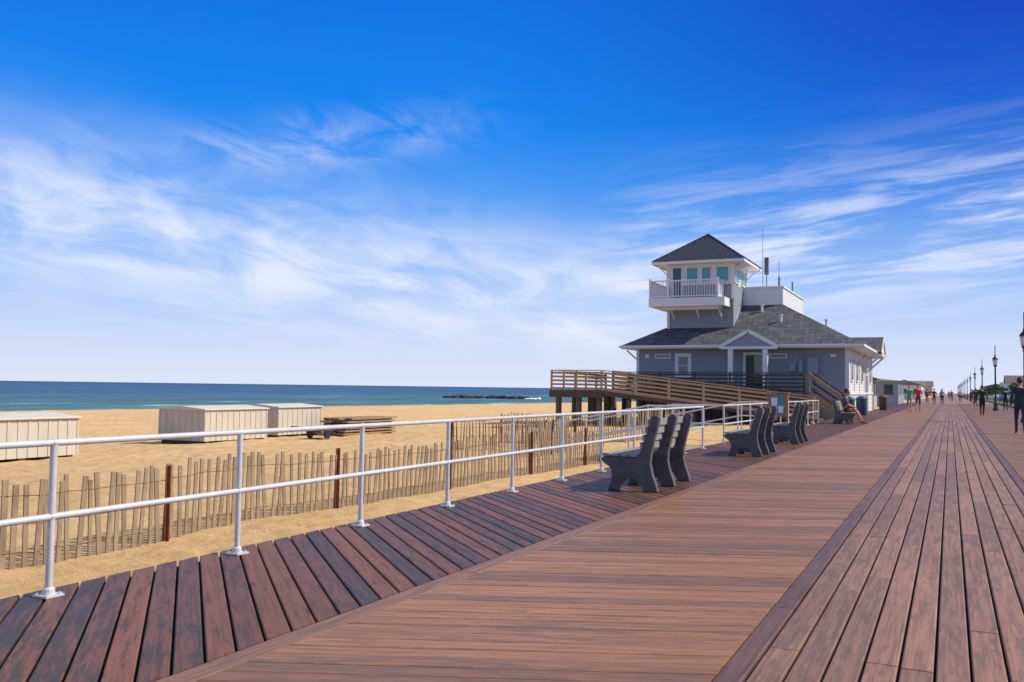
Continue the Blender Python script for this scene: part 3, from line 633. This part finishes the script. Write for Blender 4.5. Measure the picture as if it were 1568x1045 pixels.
# ---------------------------------------------------------------- info board etc
e=empty('information_board',(-4.5,27.2,0));mb=MB();mb.box(-.30,-.25,-.04,.04,0,1.18);mb.box(.25,.30,-.04,.04,0,1.18);mb.box(-.249,.249,-.035,.035,.5,1.16);mb.box(-.33,.33,-.08,.08,1.181,1.22);mb.build('frame',e,noisemat('orange_wood',(.36,.16,.06),(.45,.21,.09),5,.6))
mb=MB();mb.box(-.21,.21,-.05,-.036,.56,1.11);mb.build('poster',e,newmat('teal_print',(.08,.24,.30),.5))
mb=MB();mb.box(-.17,.0,-.056,-.051,.82,1.05);mb.box(.03,.17,-.056,-.051,.62,.82);mb.build('notices',e,mWhite)
def bin_(x,y,c,name='trash_can'):
    e=empty(name,(x,y,0));mb=MB();mb.lathe(0,0,[(.24,.0),(.27,.05),(.29,.82),(.31,.84),(.31,.90),(.2,1.0),(.08,1.04)],16);mb.build('can',e,c,smooth=True)
bin_(-4.3,52.5,newmat('can_blue',(.03,.06,.12),.5));bin_(-4.3,70.2,newmat('can_brown',(.10,.06,.04),.6));bin_(-4.35,46.0,newmat('can_green',(.03,.06,.05),.6))
def house(name,x0,x1,y0,y1,h,rh,wall,roof,axis_='y'):
    e=empty(name);mb=MB();mb.box(x0,x1,y0,y1,-.4,h);mb.build('walls',e,wall)
    mb=MB()
    o=.4
    if axis_=='y': mb.extr([(x0-o,h+.01),(x1+o,h+.01),((x0+x1)/2,h+rh)],lambda a,b_,c_:(a,c_,b_),y0-o,y1+o)
    else: mb.extr([(y0-o,h+.01),(y1+o,h+.01),((y0+y1)/2,h+rh)],lambda a,b_,c_:(c_,a,b_),x0-o,x1+o)
    mb.build('roof',e,roof)
    mb=MB();k=max(2,int((x1-x0)/2.2))
    for fl in range(max(1,int(h/2.9))):
        for i in range(k):
            cx=x0+(i+.5)*(x1-x0)/k;mb.box(cx-.45,cx+.45,y0-.03,y0-.005,fl*2.9+1,fl*2.9+2.1)
        for i in range(max(2,int((y1-y0)/3))):
            cy=y0+(i+.5)*(y1-y0)/max(2,int((y1-y0)/3))
            mb.box(x1+.005,x1+.03,cy-.45,cy+.45,fl*2.9+1,fl*2.9+2.1);mb.box(x0-.03,x0-.005,cy-.45,cy+.45,fl*2.9+1,fl*2.9+2.1)
    mb.build('windows',e,mGlass)
mTan=noisemat('tan_wall',(.42,.36,.28),(.5,.44,.35),2,.8);mRoofB=noisemat('brown_roof',(.12,.09,.08),(.2,.15,.13),2,.85);mRoofG=noisemat('grey_roof',(.14,.14,.15),(.22,.22,.23),2,.85)
house('beach_hut',-9.0,-5.1,108,122,2.5,.25,mSide,mWhite)
house('beach_hut',-7.4,-5.1,72.5,76,2.2,.5,mTan,mRoofB)
house('pavilion',-22,-8,330,350,3.4,1.9,mTan,mRoofG,'x');house('pavilion',-13,-6,230,246,3,1.2,mSideL,mRoofG)
house('pavilion',-30,-9,560,590,5,3,mTan,mRoofB,'x')
hs=[(16,430,10),(27,520,12),(34,470,10),(40,620,14),(26,700,14),(52,740,16),(20,900,22),(60,900,20),(46,560,11)]
for i,(hx,hy,hw) in enumerate(hs): house('beach_house',hx+5,hx+5+hw,hy,hy+14,random.choice((4.5,6,7)),3,random.choice((mSideL,mTan,mSide)),random.choice((mRoofB,mRoofG)),random.choice('xy'))
mTree=noisemat('foliage',(.03,.06,.02),(.09,.13,.04),.8,.9,bump=.6,bdist=.3)
mb=MB()
for i in range(900):
    y=random.uniform(260,1100);x=random.uniform(20,34)+random.choice((0,0,18));z=random.uniform(1.5,4.6);c_=Vector((x,y,z));R=random.uniform(.5,1.3)
    for k in range(2):
        a=Vector([random.gauss(0,1) for _ in range(3)]).normalized()*R;b2=Vector([random.gauss(0,1) for _ in range(3)]).normalized()*R
        mb.add([c_+a,c_+b2,c_-a,c_-b2],[(0,1,2,3)])
for i in range(40): y=260+i*21;mb.tube((27,y,-.4),(27,y,3.5),.25,.12,6)
mb.build('distant_trees',None,mTree,fixn=False)
# ---------------------------------------------------------------- lamps
mLampG=newmat('lamp_glass',(.75,.76,.72),.3)
def lamp(x,y):
    e=empty('street_lamp',(x,y,0));mb=MB()
    mb.lathe(0,0,[(.2,0),(.2,.12),(.15,.2),(.13,.5),(.15,.55),(.09,.65),(.065,1.2),(.05,3.1),(.08,3.15),(.05,3.2),(.11,3.32),(.12,3.36)],12);mb.build('pole',e,mBlack,smooth=True)
    mb=MB();mb.lathe(0,0,[(.11,3.362),(.17,3.62),(.16,3.8)],12);mb.build('lantern',e,mLampG,smooth=True)
    mb=MB();mb.lathe(0,0,[(.20,3.802),(.19,3.86),(.10,3.98),(.05,4.04),(.06,4.1),(.03,4.16),(.028,4.8),(.006,4.9)],12)
    for i in range(6):
        a=i*math.pi/3;mb.beam((.115*math.cos(a),.115*math.sin(a),3.36),(.175*math.cos(a),.175*math.sin(a),3.8),.016,.016)
    mb.build('cap_and_finial',e,mBlack,smooth=True)
for k in range(14): lamp(2.97 if k==0 else 3.05,46+k*31)
# ---------------------------------------------------------------- cars
def car(x,y,c,L=4.4):
    e=empty('parked_car',(x,y,-.3));m_=newmat('car_paint',c,.3,.3)
    body=[(-2.2,.3),(2.2,.3),(2.25,.62),(2.1,.82),(1.2,.95),(.6,1.42),(-.9,1.45),(-1.7,1.02),(-2.2,.92),(-2.28,.6)]
    mb=MB();mb.extr(body,lambda a,b_,c_:(c_,a,b_),-.85,.85);mb.build('body',e,m_,bevel=.06)
    mb=MB();mb.extr([(1.1,.96),(.55,1.36),(-.85,1.39),(-1.5,1.02)],lambda a,b_,c_:(c_,a,b_),-.865,.865);mb.build('side_windows',e,mGlass)
    mb=MB()
    for yy in(-1.4,1.4):
        for s_ in(-1,1): mb.tube((s_*.70,yy,.32),(s_*.88,yy,.32),.32,n=16)
    mb.build('wheels',e,mBlack)
for i,(y,c) in enumerate(((118,(.02,.08,.35)),(126,(.6,.6,.6)),(150,(.3,.02,.02)),(163,(.05,.05,.06)),(182,(.6,.6,.62)),(205,(.1,.15,.3)),(232,(.5,.5,.5)))): car(9.6,y,c)
# ---------------------------------------------------------------- people
def person(name,loc,head,joints=None,shirt=(.1,.1,.12),pants=(.05,.05,.07),skin=(.5,.28,.2),hair=(.05,.03,.02),shorts=False,short_sleeve=True,h=1.75,step=.18,stepsign=1,sc=None):
    e=empty(name,loc,head);k=h/1.75 if sc is None else sc;s=stepsign*step
    J={'pel':(0,0,.96),'sp':(0,0,1.13),'ch':(0,0,1.31),'nb':(0,-.01,1.46),'nk':(0,.015,1.55),
       'sL':(-.18,0,1.42),'eL':(-.25,-s*.55-.02,1.14),'wL':(-.26,-s*.9+.09,.90),'sR':(.18,0,1.42),'eR':(.25,s*.55-.02,1.14),'wR':(.26,s*.9+.09,.90),
       'hL':(-.095,0,.90),'kL':(-.10,s*.8+.03,.50),'aL':(-.10,s*1.3-.03,.09),'tL':(-.11,s*1.3+.15,.035),
       'hR':(.095,0,.90),'kR':(.10,-s*.6+.04,.50),'aR':(.10,-s*1.5,.12),'tR':(.11,-s*1.5+.16,.035)}
    if joints:J.update(joints)
    Rr={'pel':(.15,.11),'sp':(.135,.10),'ch':(.165,.115),'nb':(.09,.075),'nk':(.052,.055),'sL':(.07,.07),'sR':(.07,.07),'eL':(.045,.045),'eR':(.045,.045),'wL':(.03,.03),'wR':(.03,.03),
        'hL':(.095,.095),'hR':(.095,.095),'kL':(.062,.062),'kR':(.062,.062),'aL':(.042,.042),'aR':(.042,.042),'tL':(.042,.03),'tR':(.042,.03)}
    E=[('pel','sp','s'),('sp','ch','s'),('ch','nb','s'),('nb','nk','k'),('ch','sL','s'),('sL','eL','s'),('eL','wL','k' if short_sleeve else 's'),('ch','sR','s'),('sR','eR','s'),('eR','wR','k' if short_sleeve else 's'),
       ('pel','hL','p'),('hL','kL','p'),('kL','aL','k' if shorts else 'p'),('aL','tL','f'),('pel','hR','p'),('hR','kR','p'),('kR','aR','k' if shorts else 'p'),('aR','tR','f')]
    ks=list(J);me=bpy.data.meshes.new('body');me.from_pydata([Vector(J[q])*k for q in ks],[(ks.index(a),ks.index(b_)) for a,b_,_ in E],[])
    o=bpy.data.objects.new('tmp',me);COL.objects.link(o)
    o.modifiers.new('s','SKIN');sd=me.skin_vertices[0].data
    for i,q in enumerate(ks): sd[i].radius=(Rr[q][0]*k,Rr[q][1]*k);sd[i].use_root=(q=='pel')
    ss=o.modifiers.new('ss','SUBSURF');ss.levels=1;ss.render_levels=1
    bpy.context.view_layer.update()
    dg=bpy.context.evaluated_depsgraph_get();nm=bpy.data.meshes.new_from_object(o.evaluated_get(dg));bpy.data.objects.remove(o)
    mats={'s':newmat('shirt',shirt,.85),'p':newmat('trousers',pants,.85),'k':newmat('skin',skin,.6),'f':newmat('shoes',(.04,.04,.045),.6)}
    order=list(mats);nm.materials.clear()
    for q in order: nm.materials.append(mats[q])
    segs=[(Vector(J[a])*k,Vector(J[b_])*k,c_) for a,b_,c_ in E]
    for p in nm.polygons:
        c0=p.center;best=9;bm_='s'
        for a,b_,c_ in segs:
            t_=max(0,min(1,(c0-a).dot(b_-a)/(b_-a).length_squared));d_=(c0-(a+(b_-a)*t_)).length
            if d_<best:best=d_;bm_=c_
        if bm_=='s' and c0.z<(J['pel'][2]-.02)*k and abs(c0.x)<.18*k: bm_='p'
        p.material_index=order.index(bm_);p.use_smooth=True
    ob=bpy.data.objects.new('body',nm);COL.objects.link(ob);ob.parent=e
    nk=Vector(J['nk'])*k;hc=nk+Vector((0,.02,.115))*k;mb=MB()
    mb.sphere(hc,.075*k,.095*k,.118*k,16,12,0)
    mb.sphere(hc+Vector((0,.035,-.065))*k,.052*k,.055*k,.05*k,12,8,0)
    mb.add([hc+Vector(q)*k for q in((-.012,.09,-.02),(.012,.09,-.02),(0,.118,-.022),(0,.088,.025),(0,.09,-.032))],[(0,2,3),(1,3,2),(0,4,2),(1,2,4)],0)
    for s_ in(-1,1):
        mb.sphere(hc+Vector((s_*.077,-.005,-.005))*k,.012*k,.02*k,.032*k,8,6,0)
        mb.sphere(hc+Vector((s_*.03,.083,.008))*k,.013*k,.01*k,.008*k,8,6,2)
    mb.box(hc.x-.025*k,hc.x+.025*k,hc.y+.084*k,hc.y+.093*k,hc.z-.062*k,hc.z-.053*k,3)
    mb.sphere(hc+Vector((0,-.018,.022))*k,.084*k,.098*k,.112*k,16,10,1)
    mb.build('head',e,[mats['k'],newmat('hair',hair,.8),newmat('eyes',(.03,.02,.02),.3),newmat('lips',(.35,.12,.1),.6)],smooth=True)
    mb=MB()
    for sfx,sx in(('L',-1),('R',1)):
        wv=Vector(J['w'+sfx])*k;ev=Vector(J['e'+sfx])*k;d=(wv-ev).normalized();sd_=Vector((0,1,0)) if abs(d.y)<.8 else Vector((1,0,0));sd_=(sd_-d*sd_.dot(d)).normalized();nn_=d.cross(sd_)*sx
        vs=[]
        for t_,wd in((0,.026),(.04,.04),(.09,.042)):
            for a_,b_ in((-1,-.3),(1,-.3),(1,.3),(-1,.3)): vs.append(wv+d*t_*k+sd_*a_*wd*k+nn_*b_*.045*k)
        mb.add(vs,[(0,1,2,3),(11,10,9,8)]+[(j*4+i,j*4+(i+1)%4,j*4+4+(i+1)%4,j*4+4+i) for j in(0,1) for i in range(4)])
        for fi,(off,ln) in enumerate(((.03,.068),(.01,.078),(-.01,.073),(-.03,.056))):
            p=wv+d*.088*k+sd_*off*k;q=p+(d*.8-nn_*.35).normalized()*ln*.5*k;r_=q+(d*.5-nn_*.8).normalized()*ln*.5*k
            mb.tube(p,q,.009*k,.0085*k,6);mb.tube(q,r_,.0085*k,.007*k,6)
        p=wv+d*.03*k+sd_*.036*k;q=p+(d*.6+sd_*.7-nn_*.2).normalized()*.035*k;mb.tube(p,q,.011*k,.01*k,6);mb.tube(q,q+(d*.9-nn_*.4).normalized()*.03*k,.01*k,.008*k,6)
    mb.build('hands',e,mats['k'],smooth=True)
    return e
person('walking_man',(1.97,32.7,0),0,shirt=(.03,.035,.05),pants=(.03,.035,.06),short_sleeve=False,h=1.74)
person('walking_man',(1.62,57.9,0),.1,shirt=(.03,.03,.035),pants=(.02,.02,.03),h=1.68,stepsign=-1,short_sleeve=False)
person('walking_woman',(3.75,78,0),0,shirt=(.04,.05,.09),pants=(.03,.03,.05),h=1.65)
person('walking_woman',(-2.4,65,0),math.pi,shirt=(.08,.30,.16),pants=(.25,.25,.26),h=1.7,shorts=True)
person('walking_man',(-1.95,67.5,0),math.pi,shirt=(.6,.03,.04),pants=(.08,.08,.10),h=1.72,stepsign=-1,shorts=True)
pc=[((.05,.05,.07),-1.6,112),((.4,.4,.42),-.8,114),((.1,.12,.3),-2.6,125),((.35,.1,.1),.2,150),((.05,.05,.05),-1.3,165),((.5,.5,.5),1.2,135),((.1,.1,.1),2.3,120),((.2,.25,.4),-.2,200),((.05,.05,.06),2.2,98)]
for i,(c_,x_,y_) in enumerate(pc): person('pedestrian',(x_,y_,0),math.pi*(i%2),shirt=c_,pants=(.04,.04,.06),h=1.7,stepsign=(-1)**i)
sj={'pel':(0,0,.56),'sp':(0,.0,.72),'ch':(0,.03,.90),'nb':(0,.05,1.05),'nk':(0,.09,1.13),
    'sL':(-.19,.05,1.0),'eL':(-.25,.14,.75),'wL':(-.17,.36,.66),'sR':(.19,.05,1.0),'eR':(.25,.14,.75),'wR':(.17,.36,.66),
    'hL':(-.10,.03,.54),'kL':(-.15,.44,.52),'aL':(-.15,.66,.10),'tL':(-.16,.84,.04),'hR':(.10,.03,.54),'kR':(.15,.46,.52),'aR':(.17,.60,.10),'tR':(.18,.79,.04)}
person('seated_man',(-3.72,37.8,0),-math.pi/2,joints=sj,shirt=(.10,.10,.11),pants=(.45,.14,.05),shorts=True,skin=(.42,.22,.14))
